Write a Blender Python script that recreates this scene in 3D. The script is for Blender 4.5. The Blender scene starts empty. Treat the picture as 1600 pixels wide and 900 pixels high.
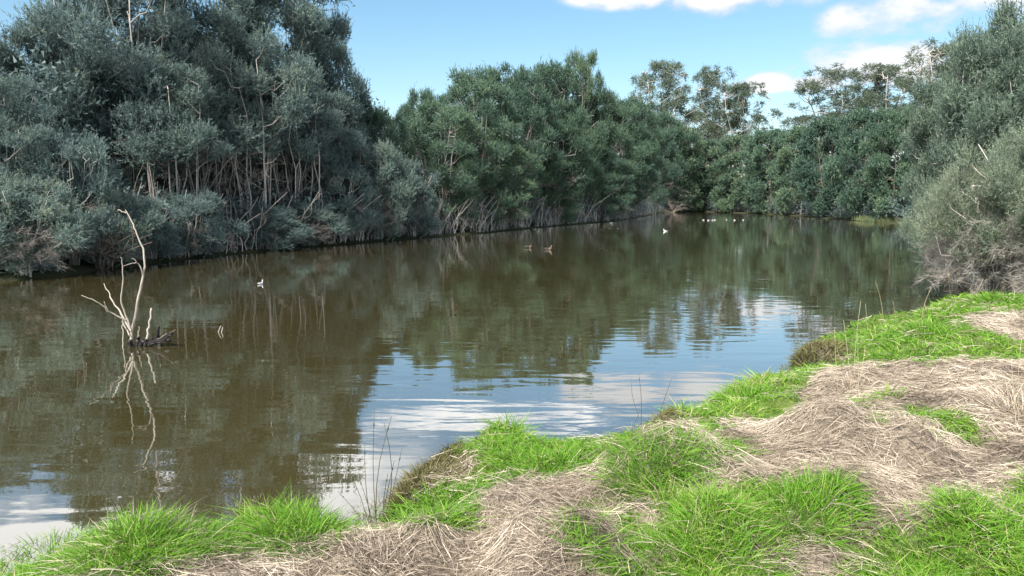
import bpy, math
import numpy as np
from mathutils import Vector

S = bpy.context.scene
COL = S.collection
R = math.radians

# ------------------------------------------------------------------ camera
CAM_H, PITCH, LENS = 2.3, R(6.9), 26.0
F = 1600 * LENS / 36.0
cam_data = bpy.data.cameras.new('camera')
cam_data.lens = LENS; cam_data.sensor_width = 36.0
cam_data.clip_start = 0.05; cam_data.clip_end = 5000
cam = bpy.data.objects.new('camera', cam_data); COL.objects.link(cam)
cam.location = (0, 0, CAM_H); cam.rotation_euler = (R(90) - PITCH, 0, 0)
S.camera = cam

# ------------------------------------------------------------------ light
SUN_AZ, SUN_EL = R(-150), R(48)         # azimuth from straight ahead (+Y), negative = left
S.view_settings.view_transform = 'Standard'
S.view_settings.look = 'None'
S.view_settings.exposure = 1.95
S.view_settings.gamma = 1.0
SKY_STRENGTH = 0.05
sun_d = bpy.data.lights.new('sun', 'SUN'); sun_d.energy = 3.2; sun_d.angle = R(10)
sun_d.color = (1.0, 0.95, 0.87)
sun = bpy.data.objects.new('sun', sun_d); COL.objects.link(sun)
sdir = Vector((math.sin(SUN_AZ) * math.cos(SUN_EL), math.cos(SUN_AZ) * math.cos(SUN_EL), math.sin(SUN_EL)))
sun.rotation_euler = sdir.to_track_quat('Z', 'Y').to_euler()


def nodes_of(tree):
    N, L = tree.nodes, tree.links
    N.clear()

    def n(t, **kw):
        o = N.new(t)
        for k, v in kw.items():
            if k.startswith('i_'):
                o.inputs[k[2:].replace('_', ' ')].default_value = v
            else:
                setattr(o, k, v)
        return o

    def l(a, ai, b, bi):
        L.new(a.outputs[ai], b.inputs[bi])
    return n, l


def build_world():
    w = bpy.data.worlds.new('World'); S.world = w; w.use_nodes = True
    n, l = nodes_of(w.node_tree)
    out = n('ShaderNodeOutputWorld'); bg = n('ShaderNodeBackground'); bg.inputs[1].default_value = SKY_STRENGTH
    l(bg, 0, out, 0)
    sky = n('ShaderNodeTexSky', sky_type='NISHITA', sun_disc=False, sun_elevation=SUN_EL, sun_rotation=SUN_AZ,
            air_density=1.0, dust_density=0.9, ozone_density=1.0)
    tc = n('ShaderNodeTexCoord'); sep = n('ShaderNodeSeparateXYZ'); l(tc, 'Generated', sep, 0)

    def math_(op, a, b=None, clamp=False):
        m = n('ShaderNodeMath', operation=op, use_clamp=clamp)
        for i, v in enumerate((a, b)):
            if v is None: continue
            if isinstance(v, (int, float)): m.inputs[i].default_value = v
            else: l(v, 0, m, i)
        return m
    # one noise field in direction space, stretched sideways, gives the cumulus their ragged outline
    mp = n('ShaderNodeMapping'); mp.inputs['Scale'].default_value = (1, 1, 2.0); l(tc, 'Generated', mp, 0)
    nz = n('ShaderNodeTexNoise', noise_dimensions='3D'); nz.inputs['Scale'].default_value = 9.0
    nz.inputs['Detail'].default_value = 7.0; nz.inputs['Roughness'].default_value = 0.55
    l(mp, 0, nz, 0)
    # single cumulus clouds: centre direction (x, y=1, z) and half sizes
    blobs = [(0.475, 0.178, 0.100, 0.033), (0.515, 0.236, 0.105, 0.028), (0.40, 0.152, 0.045, 0.013), (0.30, 0.262, 0.11, 0.026),
             (0.15, 0.266, 0.09, 0.022), (0.64, 0.265, 0.10, 0.03), (0.335, 0.152, 0.045, 0.014)]
    acc = None
    for bx, bz, sx, sz in blobs:
        d = Vector((bx, 1, bz)).normalized()
        sub = n('ShaderNodeVectorMath', operation='SUBTRACT'); sub.inputs[1].default_value = d; l(tc, 'Generated', sub, 0)
        mul = n('ShaderNodeVectorMath', operation='MULTIPLY'); mul.inputs[1].default_value = (1 / sx, 1 / sx, 1 / sz); l(sub, 0, mul, 0)
        ln = n('ShaderNodeVectorMath', operation='LENGTH'); l(mul, 0, ln, 0)
        v = n('ShaderNodeMath', operation='SUBTRACT', use_clamp=True); v.inputs[0].default_value = 1.15; l(ln, 'Value', v, 1)
        acc = v if acc is None else math_('MAXIMUM', acc, v)
    # a broken cloud sheet starts a little above the trees and goes on overhead and all round
    zc = math_('MAXIMUM', sep, 0.03); L = w.node_tree.links; L.new(sep.outputs['Z'], zc.inputs[0])
    dx = math_('DIVIDE', 0.0, 0.0); L.new(sep.outputs['X'], dx.inputs[0]); l(zc, 0, dx, 1)
    dy = math_('DIVIDE', 0.0, 0.0); L.new(sep.outputs['Y'], dy.inputs[0]); l(zc, 0, dy, 1)
    cmb = n('ShaderNodeCombineXYZ'); l(dx, 0, cmb, 0); l(dy, 0, cmb, 1)
    nz2 = n('ShaderNodeTexNoise', noise_dimensions='2D'); nz2.inputs['Scale'].default_value = 0.62
    nz2.inputs['Detail'].default_value = 8.0; nz2.inputs['Roughness'].default_value = 0.6; l(cmb, 0, nz2, 0)
    lay = n('ShaderNodeMapRange', interpolation_type='SMOOTHSTEP')
    L.new(sep.outputs['Z'], lay.inputs[0]); lay.inputs[1].default_value = 0.29; lay.inputs[2].default_value = 0.37
    lay.inputs[3].default_value = 0.0; lay.inputs[4].default_value = 1.0
    sheet = n('ShaderNodeMapRange', interpolation_type='SMOOTHSTEP'); l(nz2, 0, sheet, 0)
    sheet.inputs[1].default_value = 0.42; sheet.inputs[2].default_value = 0.62
    big = None      # thick banks of the sheet, mirrored white in the pond
    for az, el, ra, re in ((-.62, 24, .22, .10), (-.24, 21.5, .16, .06), (-.04, 16.8, .17, .024), (.02, 28, .5, .08)):
        d = Vector((math.sin(math.atan(az)) * math.cos(R(el)), math.cos(math.atan(az)) * math.cos(R(el)), math.sin(R(el))))
        sub = n('ShaderNodeVectorMath', operation='SUBTRACT'); sub.inputs[1].default_value = d; l(tc, 'Generated', sub, 0)
        mul = n('ShaderNodeVectorMath', operation='MULTIPLY'); mul.inputs[1].default_value = (1 / ra, 1 / ra, 1 / re); l(sub, 0, mul, 0)
        ln = n('ShaderNodeVectorMath', operation='LENGTH'); l(mul, 0, ln, 0)
        v = n('ShaderNodeMath', operation='SUBTRACT', use_clamp=True); v.inputs[0].default_value = 1.15; l(ln, 'Value', v, 1)
        big = v if big is None else math_('MAXIMUM', big, v)
    bs = n('ShaderNodeMapRange', interpolation_type='SMOOTHSTEP'); l(math_('ADD', big, math_('MULTIPLY', math_('SUBTRACT', nz, 0.5), 2.6)), 0, bs, 0)
    bs.inputs[1].default_value = .15; bs.inputs[2].default_value = .8
    bg_ = n('ShaderNodeMapRange', interpolation_type='SMOOTHSTEP'); l(big, 0, bg_, 0); bg_.inputs[2].default_value = .35
    sheet_m = math_('MAXIMUM', math_('MULTIPLY', sheet, lay), math_('MULTIPLY', bs, bg_))
    nn = math_('MULTIPLY', math_('SUBTRACT', nz, 0.5), 3.0)
    cum = n('ShaderNodeMapRange', interpolation_type='SMOOTHSTEP')
    both = math_('ADD', acc, nn)
    gate = n('ShaderNodeMapRange', interpolation_type='SMOOTHSTEP'); l(acc, 0, gate, 0)
    gate.inputs[1].default_value = 0.0; gate.inputs[2].default_value = 0.35
    l(both, 0, cum, 0); cum.inputs[1].default_value = 0.08; cum.inputs[2].default_value = 0.66
    cum_m = math_('MULTIPLY', cum, gate)
    cov9 = math_('MULTIPLY', cum_m, 0.93)
    mix = n('ShaderNodeMix', data_type='RGBA'); l(cov9, 0, mix, 0)
    hs = n('ShaderNodeHueSaturation'); hs.inputs['Hue'].default_value = .487; hs.inputs['Saturation'].default_value = 1.16; hs.inputs['Value'].default_value = .98
    L.new(sky.outputs[0], hs.inputs['Color']); L.new(hs.outputs[0], mix.inputs[6]); cc = n('ShaderNodeMix', data_type='RGBA'); cc.inputs[6].default_value = (3.9, 4.05, 4.5, 1); cc.inputs[7].default_value = (6.3, 6.3, 6.3, 1)
    cs = n('ShaderNodeMapRange'); l(both, 0, cs, 0); cs.inputs[1].default_value = .1; cs.inputs[2].default_value = 1.0
    l(cs, 0, cc, 0); L.new(cc.outputs[2], mix.inputs[7])
    # the cloud sheet overhead is thicker and brighter than the low cumulus
    mix2 = n('ShaderNodeMix', data_type='RGBA'); l(math_('MULTIPLY', sheet_m, .93), 0, mix2, 0)
    L.new(mix.outputs[2], mix2.inputs[6]); mix2.inputs[7].default_value = (10.5, 10.3, 10.1, 1)
    L.new(mix2.outputs[2], bg.inputs[0])


build_world()

# ------------------------------------------------------------------ numbers
RNG = np.random.default_rng(11)


class Noise:
    def __init__(s, seed):
        s.g = np.random.default_rng(seed).random((256, 256))

    def one(s, x, y):
        x0 = np.floor(x).astype(int); y0 = np.floor(y).astype(int)
        fx = x - x0; fy = y - y0
        fx = fx * fx * (3 - 2 * fx); fy = fy * fy * (3 - 2 * fy)
        g = s.g; a = x0 & 255; b = y0 & 255; c = (x0 + 1) & 255; d = (y0 + 1) & 255
        return (g[a, b] * (1 - fx) + g[c, b] * fx) * (1 - fy) + (g[a, d] * (1 - fx) + g[c, d] * fx) * fy

    def fbm(s, x, y, o=3):
        v = 0; amp = 1; tot = 0
        for k in range(o):
            v = v + amp * s.one(x * 2 ** k + 17 * k, y * 2 ** k + 9 * k); tot += amp; amp *= .5
        return v / tot


N1, N2, N3 = Noise(1), Noise(2), Noise(3)


def ray(px, py):
    a = (px - 800) / F; v = (450 - py) / F
    return np.array([a, math.cos(PITCH) + v * math.sin(PITCH), v * math.cos(PITCH) - math.sin(PITCH)])


def at_z(px, py, z=0.0):
    d = ray(px, py); t = (z - CAM_H) / d[2]
    return np.array([d[0] * t, d[1] * t, z])


def at_y(px, py, y):
    d = ray(px, py); t = y / d[1]
    return np.array([d[0] * t, y, CAM_H + d[2] * t])


# shoreline of the pond, world metres, water inside
far_left = [(0, 440), (100, 431), (250, 410), (400, 394), (500, 385), (620, 375), (760, 364), (860, 354), (960, 346), (1010, 338), (1035, 332)]
far_end = [(1100, 331), (1180, 334), (1250, 338), (1310, 343), (1400, 349.5)]
near = [(1500, 452), (1400, 487), (1330, 497), (1318, 514), (1262, 528), (1248, 548), (1300, 566), (1240, 572), (1150, 588),
        (1060, 630), (995, 648), (982, 668), (880, 684), (760, 705), (690, 715), (632, 736), (608, 780), (598, 845), (572, 852), (545, 830), (470, 806),
        (360, 812), (270, 800), (170, 815), (60, 860), (-40, 915)]
FL = [at_z(*p)[:2] for p in far_left]
FE = [at_z(*p)[:2] for p in far_end]
NR = [at_z(*p, .24)[:2] for p in near]
SHORE = np.array([(-45, -22), (-40, 2), (-27, 12), (-19, 17.5)] + [tuple(p) for p in FL + FE] +
                 [(38, 56), (30, 40), (21, 27), (14.5, 19.5), (11.5, 16.3)] + [tuple(p) for p in NR] +
                 [(-5.2, 2.6), (-9, 0.5), (-16, -4), (-24, -18)])


def shore_dist(x, y):
    """distance to the shoreline, positive on land"""
    x = np.asarray(x, float); y = np.asarray(y, float)
    best = np.full(x.shape, 1e9); inside = np.zeros(x.shape, bool)
    n = len(SHORE)
    for i in range(n):
        ax, ay = SHORE[i]; bx, by = SHORE[(i + 1) % n]
        ex, ey = bx - ax, by - ay
        t = np.clip(((x - ax) * ex + (y - ay) * ey) / (ex * ex + ey * ey), 0, 1)
        best = np.minimum(best, (x - ax - t * ex) ** 2 + (y - ay - t * ey) ** 2)
        c = (ay > y) != (by > y)
        if ey != 0:
            inside ^= c & (x < ex * (y - ay) / ey + ax)
    d = np.sqrt(best)
    return np.where(inside, -d, d)


MOUNDS = []     # (x, y, radius, height) straw mounds on the near bank


def height(x, y, d=None):
    x = np.asarray(x, float); y = np.asarray(y, float)
    if d is None: d = shore_dist(x, y)
    wob = (N3.fbm(x * 1.7 + 30, y * 1.7 + 30, 2) - .5)
    rng_ = np.hypot(x, y)
    dd = d + wob * 0.45 * np.clip(12 / np.maximum(rng_, 1), 0, 1)
    up = np.clip(dd, 0, None)
    nearb = np.clip(1.4 - rng_ / 25, 0, 1)
    land = 0.20 * (1 - np.exp(-up / 0.10)) + (0.15 + 0.35 * nearb) * (1 - np.exp(-up / 1.9)) + 0.012 * np.minimum(up, 60)
    land = land * (.45 + .55 * nearb)
    bump = (N1.fbm(x * 1.1 + 7, y * 1.1 + 5, 2) - .5) * 0.30 + (N2.fbm(x * 4.2, y * 4.2, 2) - .5) * 0.15
    land = land + bump * np.clip(up / 0.6, 0, 1) * (0.25 + 0.75 * nearb)
    for mx, my, mr, mh in MOUNDS:
        land = land + mh * np.exp(-((x - mx) ** 2 + (y - my) ** 2) / (mr * mr)) * np.clip(up / .3, 0, 1)
    far = np.clip((rng_ - 26) / 10, 0, 1)
    land = land + far * 2.6 * np.clip((up - 6) / 16, 0, 1) ** 1.3
    bed = -0.08 - 1.0 * (1 - np.exp(np.clip(dd, None, 0) / 1.5))
    k = np.clip(dd / 0.06 + .5, 0, 1)
    return np.where(dd > 0.03, land, np.where(dd < -0.03, bed, bed * (1 - k) + land * k))


def ground(px, py):
    """point of the ground seen at that place: march along the ray"""
    d = ray(px, py)
    t = np.linspace(1.5, 40, 1600)
    P = d[None] * t[:, None]; z = CAM_H + P[:, 2]
    h = np.maximum(height(P[:, 0], P[:, 1]), 0)
    i = np.argmax(z < h)
    return np.array([P[i, 0], P[i, 1], h[i]])


_r = np.random.default_rng(44)
for px, py, mr, mh in [(_r.uniform(650, 1650), _r.uniform(570, 900), _r.uniform(.10, .28), _r.uniform(.04, .11)) for _ in range(80)]:
    g = at_z(px, py, .55); MOUNDS.append((g[0], g[1], mr, mh))
for px, py, mr, mh in ((1330, 690, .44, .18), (1060, 745, .42, .22), (560, 850, .35, .15), (760, 800, .5, .10), (1520, 640, .6, .10), (225, 835, .40, .14), (470, 815, .35, .10), (1000, 730, .3, .08)):
    g = at_z(px, py, .55); MOUNDS.append((g[0], g[1], mr, mh))


# ------------------------------------------------------------------ mesh helpers
def link(o, parent=None):
    COL.objects.link(o)
    if parent is not None: o.parent = parent
    return o


def tag(o, label=None, cat=None, group=None, kind=None):
    if label: o['label'] = label
    if cat: o['category'] = cat
    if group: o['group'] = group
    if kind: o['kind'] = kind
    return o


def empty(name, loc, label, cat, group=None, rz=0.0, scale=(1, 1, 1)):
    o = bpy.data.objects.new(name, None); o.empty_display_size = .2
    o.location = [float(v) for v in loc]; o.rotation_euler = (0, 0, rz); o.scale = scale
    link(o); return tag(o, label, cat, group)


class MB:
    """collects vertices / faces; build() links one mesh object"""
    def __init__(s):
        s.v = []; s.f4 = []; s.f3 = []; s.t4 = []; s.t3 = []; s.n = 0

    def add(s, v, f4=None, f3=None, t4=None, t3=None):
        v = np.asarray(v, float).reshape(-1, 3)
        s.v.append(v)
        if f4 is not None and len(f4):
            s.f4.append(np.asarray(f4, int) + s.n); s.t4.append(np.broadcast_to(np.asarray(t4 if t4 is not None else .5, float), (len(f4),)))
        if f3 is not None and len(f3):
            s.f3.append(np.asarray(f3, int) + s.n); s.t3.append(np.broadcast_to(np.asarray(t3 if t3 is not None else .5, float), (len(f3),)))
        s.n += len(v)

    def mesh(s, name, mat, smooth=False):
        me = bpy.data.meshes.new(name)
        v = np.concatenate(s.v)
        f4 = np.concatenate(s.f4) if s.f4 else np.zeros((0, 4), int)
        f3 = np.concatenate(s.f3) if s.f3 else np.zeros((0, 3), int)
        tint = np.concatenate(s.t4 + s.t3) if (s.t4 or s.t3) else np.zeros(0)
        me.vertices.add(len(v)); me.vertices.foreach_set('co', v.astype(np.float32).ravel())
        nl = f4.size + f3.size
        me.loops.add(nl); me.loops.foreach_set('vertex_index', np.concatenate([f4.ravel(), f3.ravel()]).astype(np.int32))
        npoly = len(f4) + len(f3)
        me.polygons.add(npoly)
        ls = np.concatenate([np.arange(len(f4)) * 4, f4.size + np.arange(len(f3)) * 3]).astype(np.int32)
        me.polygons.foreach_set('loop_start', ls)
        me.polygons.foreach_set('use_smooth', np.full(npoly, smooth))
        at = me.attributes.new('tint', 'FLOAT', 'FACE'); at.data.foreach_set('value', tint.astype(np.float32))
        me.update(calc_edges=True)
        if mat: me.materials.append(mat)
        return me

    def build(s, name, mat, parent=None, smooth=False):
        return link(bpy.data.objects.new(name, s.mesh(name, mat, smooth)), parent)

    def tube(s, pts, rad, sides=6, tint=.5, cap=True):
        pts = np.asarray(pts, float); rad = np.broadcast_to(np.asarray(rad, float), (len(pts),))
        tan = np.gradient(pts, axis=0); tan /= np.linalg.norm(tan, axis=1, keepdims=True) + 1e-9
        ref = np.array([0.31, 0.95, 0.05]) if abs(tan[:, 2]).mean() > .6 else np.array([0.1, 0.2, 1.0])
        a = np.cross(tan, ref); a /= np.linalg.norm(a, axis=1, keepdims=True) + 1e-9
        b = np.cross(tan, a)
        th = np.arange(sides) * 2 * np.pi / sides
        ring = a[:, None] * np.cos(th)[None, :, None] + b[:, None] * np.sin(th)[None, :, None]
        v = (pts[:, None] + ring * rad[:, None, None]).reshape(-1, 3)
        n = len(pts); q = []
        for i in range(n - 1):
            for j in range(sides):
                k = (j + 1) % sides
                q.append((i * sides + j, i * sides + k, (i + 1) * sides + k, (i + 1) * sides + j))
        f3 = []
        if cap:
            v = np.vstack([v, pts[-1] + tan[-1] * rad[-1] * .4]); c = len(v) - 1
            f3 = [((n - 1) * sides + j, (n - 1) * sides + (j + 1) % sides, c) for j in range(sides)]
        s.add(v, q, f3, tint, tint)


def unit(v):
    return v / (np.linalg.norm(v, axis=-1, keepdims=True) + 1e-9)


def add_leaves(mb, P, D, L, W, rng, tint):
    """one pointed leaf per row"""
    n = len(P); D = unit(D)
    side = unit(np.cross(D, unit(rng.normal(size=(n, 3)))))
    nor = np.cross(D, side)
    L = np.broadcast_to(L, (n,))[:, None]; W = np.broadcast_to(W, (n,))[:, None]
    v = np.stack([P + side * W * .5, P + D * L + nor * L * .05, P - side * W * .5], 1).reshape(-1, 3)
    i = np.arange(n)[:, None] * 3
    mb.add(v, None, np.hstack([i, i + 1, i + 2]), t3=tint)


def add_blades(mb, P, D, L, W, bend, rng, tint, segs=3, side=None):
    """grass blades: quadratic arcs, tapering strips"""
    n = len(P); D = unit(D)
    L = np.broadcast_to(L, (n,)); W = np.broadcast_to(W, (n,))
    if side is None:
        side = unit(np.cross(D, unit(rng.normal(size=(n, 3)) * np.array([1, 1, .3]))))
    rows = []
    for k in range(segs + 1):
        t = k / segs
        c = P + D * (L * t)[:, None] + bend * (L * t * t)[:, None]
        if k < segs:
            w = (W * (1 - .75 * t ** 1.5) * .5)[:, None]
            rows += [c - side * w, c + side * w]
        else: rows.append(c)
    v = np.stack(rows, 1); m = v.shape[1]; v = v.reshape(-1, 3)
    b = np.arange(n)[:, None] * m
    q = np.concatenate([np.hstack([b + 2 * k, b + 2 * k + 1, b + 2 * k + 3, b + 2 * k + 2]) for k in range(segs - 1)]) if segs > 1 else None
    k = segs - 1
    t3 = np.hstack([b + 2 * k, b + 2 * k + 1, b + 2 * k + 2])
    tint = np.broadcast_to(tint, (n,))
    mb.add(v, q, t3, np.tile(tint, max(segs - 1, 1)) if segs > 1 else None, tint)


# ------------------------------------------------------------------ materials
def ramp_mat(name, stops, rough=.6, transl=0.0, noise=None, spec=.3, vary=0.0):
    m = bpy.data.materials.new(name); m.use_nodes = True
    n, l = nodes_of(m.node_tree)
    out = n('ShaderNodeOutputMaterial'); p = n('ShaderNodeBsdfPrincipled')
    p.inputs['Roughness'].default_value = rough; p.inputs['Specular IOR Level'].default_value = spec
    at = n('ShaderNodeAttribute', attribute_name='tint')
    cr = n('ShaderNodeValToRGB'); e = cr.color_ramp.elements
    while len(e) < len(stops): e.new(.5)
    for q, (pos, c) in zip(e, stops): q.position = pos; q.color = (*c, 1)
    src = (at, 'Fac')
    if vary:        # every tree has its own tone
        oi = n('ShaderNodeObjectInfo'); vm = n('ShaderNodeMath', operation='MULTIPLY_ADD'); l(oi, 'Random', vm, 0); vm.inputs[1].default_value = vary
        va = n('ShaderNodeMath', operation='ADD'); l(at, 'Fac', va, 0); va.inputs[1].default_value = -vary * .5; l(va, 0, vm, 2); src = (vm, 0)
    if noise:
        tc = n('ShaderNodeTexCoord'); mp = n('ShaderNodeMapping'); mp.inputs['Scale'].default_value = noise[0]
        l(tc, 'Object', mp, 0)
        nz = n('ShaderNodeTexNoise'); nz.inputs['Scale'].default_value = 1; nz.inputs['Detail'].default_value = 5; l(mp, 0, nz, 0)
        ma = n('ShaderNodeMath', operation='MULTIPLY_ADD'); l(nz, 0, ma, 0); ma.inputs[1].default_value = noise[1]
        sb = n('ShaderNodeMath', operation='ADD'); l(at, 'Fac', sb, 0); sb.inputs[1].default_value = -noise[1] * .5
        l(sb, 0, ma, 2); src = (ma, 0)
        bp = n('ShaderNodeBump'); bp.inputs['Strength'].default_value = .5; bp.inputs['Distance'].default_value = .02
        l(nz, 0, bp, 'Height'); l(bp, 0, p, 'Normal')
    l(src[0], src[1], cr, 0)
    if vary:
        hv = n('ShaderNodeHueSaturation'); hm = n('ShaderNodeMath', operation='FRACT'); h2 = n('ShaderNodeMath', operation='MULTIPLY'); l(oi, 'Random', h2, 0); h2.inputs[1].default_value = 7.3
        l(h2, 0, hm, 0); hr = n('ShaderNodeMapRange'); l(hm, 0, hr, 0); hr.inputs[3].default_value = .484; hr.inputs[4].default_value = .522
        l(hr, 0, hv, 'Hue'); l(cr, 0, hv, 'Color'); cr = hv
    l(cr, 0, p, 'Base Color')
    if transl:
        tr = n('ShaderNodeBsdfTranslucent'); mx = n('ShaderNodeMixShader'); mx.inputs[0].default_value = transl
        hs = n('ShaderNodeHueSaturation'); hs.inputs['Value'].default_value = 1.4; hs.inputs['Hue'].default_value = .49
        l(cr, 0, hs, 'Color'); l(hs, 0, tr, 0)
        l(p, 0, mx, 1); l(tr, 0, mx, 2); l(mx, 0, out, 0)
    else: l(p, 0, out, 0)
    return m


M = {}
M['leaf_blue'] = ramp_mat('paperbark_leaf', [(0, (.058, .088, .088)), (.5, (.108, .158, .150)), (.85, (.160, .212, .180)), (1, (.21, .24, .17))], .5, .36, vary=.34, spec=.25)
M['leaf_green'] = ramp_mat('wattle_leaf', [(0, (.042, .078, .054)), (.5, (.078, .134, .094)), (.85, (.130, .190, .112)), (1, (.18, .22, .11))], .5, .36, vary=.34, spec=.25)
M['leaf_euc'] = ramp_mat('gum_leaf', [(0, (.062, .092, .064)), (.6, (.112, .150, .105)), (1, (.17, .20, .135))], .5, .36, vary=.34, spec=.25)
M['leaf_tea'] = ramp_mat('tall_tea_tree_leaf', [(0, (.060, .092, .070)), (.5, (.112, .158, .118)), (.85, (.168, .215, .145)), (1, (.22, .25, .15))], .5, .36, vary=.3, spec=.25)
M['leaf_grey'] = ramp_mat('tea_tree_leaf', [(0, (.085, .112, .082)), (.5, (.150, .190, .138)), (.85, (.225, .265, .18)), (1, (.28, .30, .19))], .5, .36, vary=.34, spec=.25)
M['twig_grey'] = ramp_mat('dry_twig', [(0, (.115, .104, .092)), (.5, (.205, .190, .170)), (1, (.32, .30, .27))], .8)
M['twig_dark'] = ramp_mat('weathered_twig', [(0, (.06, .055, .05)), (.5, (.125, .115, .105)), (1, (.22, .205, .19))], .85)
M['bark'] = ramp_mat('paper_bark', [(0, (.15, .132, .118)), (.45, (.30, .272, .25)), (.8, (.44, .405, .375)), (1, (.56, .525, .49))], .85, noise=((9, 9, 2.2), .9))
M['bark_dark'] = ramp_mat('rough_bark', [(0, (.04, .033, .028)), (.5, (.10, .082, .068)), (1, (.2, .165, .14))], .9, noise=((9, 9, 2.2), .9))
M['deadwood'] = ramp_mat('weathered_wood', [(0, (.08, .064, .05)), (.4, (.19, .165, .135)), (.75, (.31, .28, .24)), (1, (.42, .385, .34))], .8, noise=((14, 14, 5), .7))
M['wetwood'] = ramp_mat('wet_wood', [(0, (.004, .004, .005)), (.6, (.010, .009, .009)), (1, (.03, .026, .023))], .35, noise=((12, 12, 12), .7), spec=.2)
M['grass'] = ramp_mat('green_grass', [(0, (.042, .105, .011)), (.35, (.084, .208, .018)), (.7, (.145, .285, .032)), (.9, (.25, .33, .075)), (1, (.38, .33, .19))], .6, .3, spec=.15)
M['straw'] = ramp_mat('dry_straw', [(0, (.075, .060, .046)), (.25, (.205, .168, .130)), (.6, (.345, .291, .229)), (1, (.49, .428, .348))], .7, .1)
M['reed'] = ramp_mat('reed_stalk', [(0, (.03, .035, .02)), (.4, (.10, .09, .045)), (.7, (.24, .20, .12)), (1, (.36, .31, .22))], .6, .1)
M['shore_grass'] = ramp_mat('far_shore_grass', [(0, (.06, .085, .035)), (1, (.14, .165, .075))], .7, .2)
M['olive'] = ramp_mat('olive_turf', [(0, (.045, .036, .02)), (.5, (.10, .095, .035)), (.8, (.14, .145, .045)), (1, (.20, .165, .09))], .7, .15)


def water_mat():
    m = bpy.data.materials.new('pond_water'); m.use_nodes = True
    n, l = nodes_of(m.node_tree)
    # turbid brown body under a strongly mirroring surface
    out = n('ShaderNodeOutputMaterial'); body = n('ShaderNodeBsdfDiffuse'); body.inputs[0].default_value = (.040, .034, .012, 1)
    p = n('ShaderNodeBsdfGlossy'); p.inputs['Roughness'].default_value = .012; p.inputs['Color'].default_value = (.97, .98, 1, 1)
    lw = n('ShaderNodeLayerWeight'); lw.inputs['Blend'].default_value = .5
    pw = n('ShaderNodeMath', operation='POWER'); l(lw, 'Facing', pw, 0); pw.inputs[1].default_value = 3.5
    ff = n('ShaderNodeMath', operation='MULTIPLY_ADD', use_clamp=True); l(pw, 0, ff, 0); ff.inputs[1].default_value = .72; ff.inputs[2].default_value = .26
    mixs = n('ShaderNodeMixShader'); l(ff, 0, mixs, 0); l(body, 0, mixs, 1); l(p, 0, mixs, 2); l(mixs, 0, out, 0)
    tc = n('ShaderNodeTexCoord')

    def noise(scale, rot, detail, dist=0.):
        mp = n('ShaderNodeMapping'); mp.inputs['Scale'].default_value = scale; mp.inputs['Rotation'].default_value = (0, 0, rot)
        l(tc, 'Object', mp, 0)
        z = n('ShaderNodeTexNoise'); z.inputs['Scale'].default_value = 1; z.inputs['Detail'].default_value = detail
        z.inputs['Distortion'].default_value = dist; l(mp, 0, z, 0); return z
    a = noise((.7, 2.8, 1), R(14), 1.5, .5)       # long low ripples crossing the pond
    b = noise((5, 9, 1), R(-20), 2, .3)         # small wind ripples
    c = noise((.12, .2, 1), 0, 1)               # where the water is ruffled and where it lies calm
    cm = n('ShaderNodeMapRange'); l(c, 0, cm, 0); cm.inputs[1].default_value = .35; cm.inputs[2].default_value = .65
    cm.inputs[3].default_value = .35; cm.inputs[4].default_value = 1.0
    b1 = n('ShaderNodeBump'); b1.inputs['Distance'].default_value = .006
    l(a, 0, b1, 'Height'); l(cm, 0, b1, 'Strength')
    b2 = n('ShaderNodeBump'); b2.inputs['Distance'].default_value = .0006
    l(b, 0, b2, 'Height'); l(cm, 0, b2, 'Strength'); l(b1, 0, b2, 'Normal')
    l(b2, 0, p, 'Normal'); l(b2, 0, lw, 'Normal')
    return m


def ground_mat():
    m = bpy.data.materials.new('bank_soil'); m.use_nodes = True
    n, l = nodes_of(m.node_tree)
    out = n('ShaderNodeOutputMaterial'); p = n('ShaderNodeBsdfPrincipled'); l(p, 0, out, 0)
    p.inputs['Roughness'].default_value = .9; p.inputs['Specular IOR Level'].default_value = .15
    tc = n('ShaderNodeTexCoord')
    nz = n('ShaderNodeTexNoise'); nz.inputs['Scale'].default_value = 14; nz.inputs['Detail'].default_value = 8; nz.inputs['Roughness'].default_value = .7
    l(tc, 'Object', nz, 0)
    cr = n('ShaderNodeValToRGB'); e = cr.color_ramp.elements
    e[0].position = .3; e[0].color = (.06, .048, .036, 1); e[1].position = .75; e[1].color = (.29, .243, .188, 1)
    l(nz, 0, cr, 0)
    gr = n('ShaderNodeValToRGB'); e = gr.color_ramp.elements
    e[0].position = .3; e[0].color = (.035, .05, .012, 1); e[1].position = .75; e[1].color = (.11, .16, .03, 1)
    l(nz, 0, gr, 0)
    ag = n('ShaderNodeAttribute', attribute_name='turf'); am = n('ShaderNodeAttribute', attribute_name='mud')
    mx = n('ShaderNodeMix', data_type='RGBA'); l(ag, 'Fac', mx, 0); l(cr, 0, mx, 6); l(gr, 0, mx, 7)
    mu = n('ShaderNodeMix', data_type='RGBA'); l(am, 'Fac', mu, 0); l(mx, 2, mu, 6); mu.inputs[7].default_value = (.018, .015, .014, 1)
    l(mu, 2, p, 'Base Color')
    bp = n('ShaderNodeBump'); bp.inputs['Strength'].default_value = .8; bp.inputs['Distance'].default_value = .03
    l(nz, 0, bp, 'Height'); l(bp, 0, p, 'Normal')
    return m


# ------------------------------------------------------------------ turf patches (outlines on the ground)
def patch(pts, z=.5):
    return np.array([at_z(px, py, z)[:2] for px, py in pts])


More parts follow.
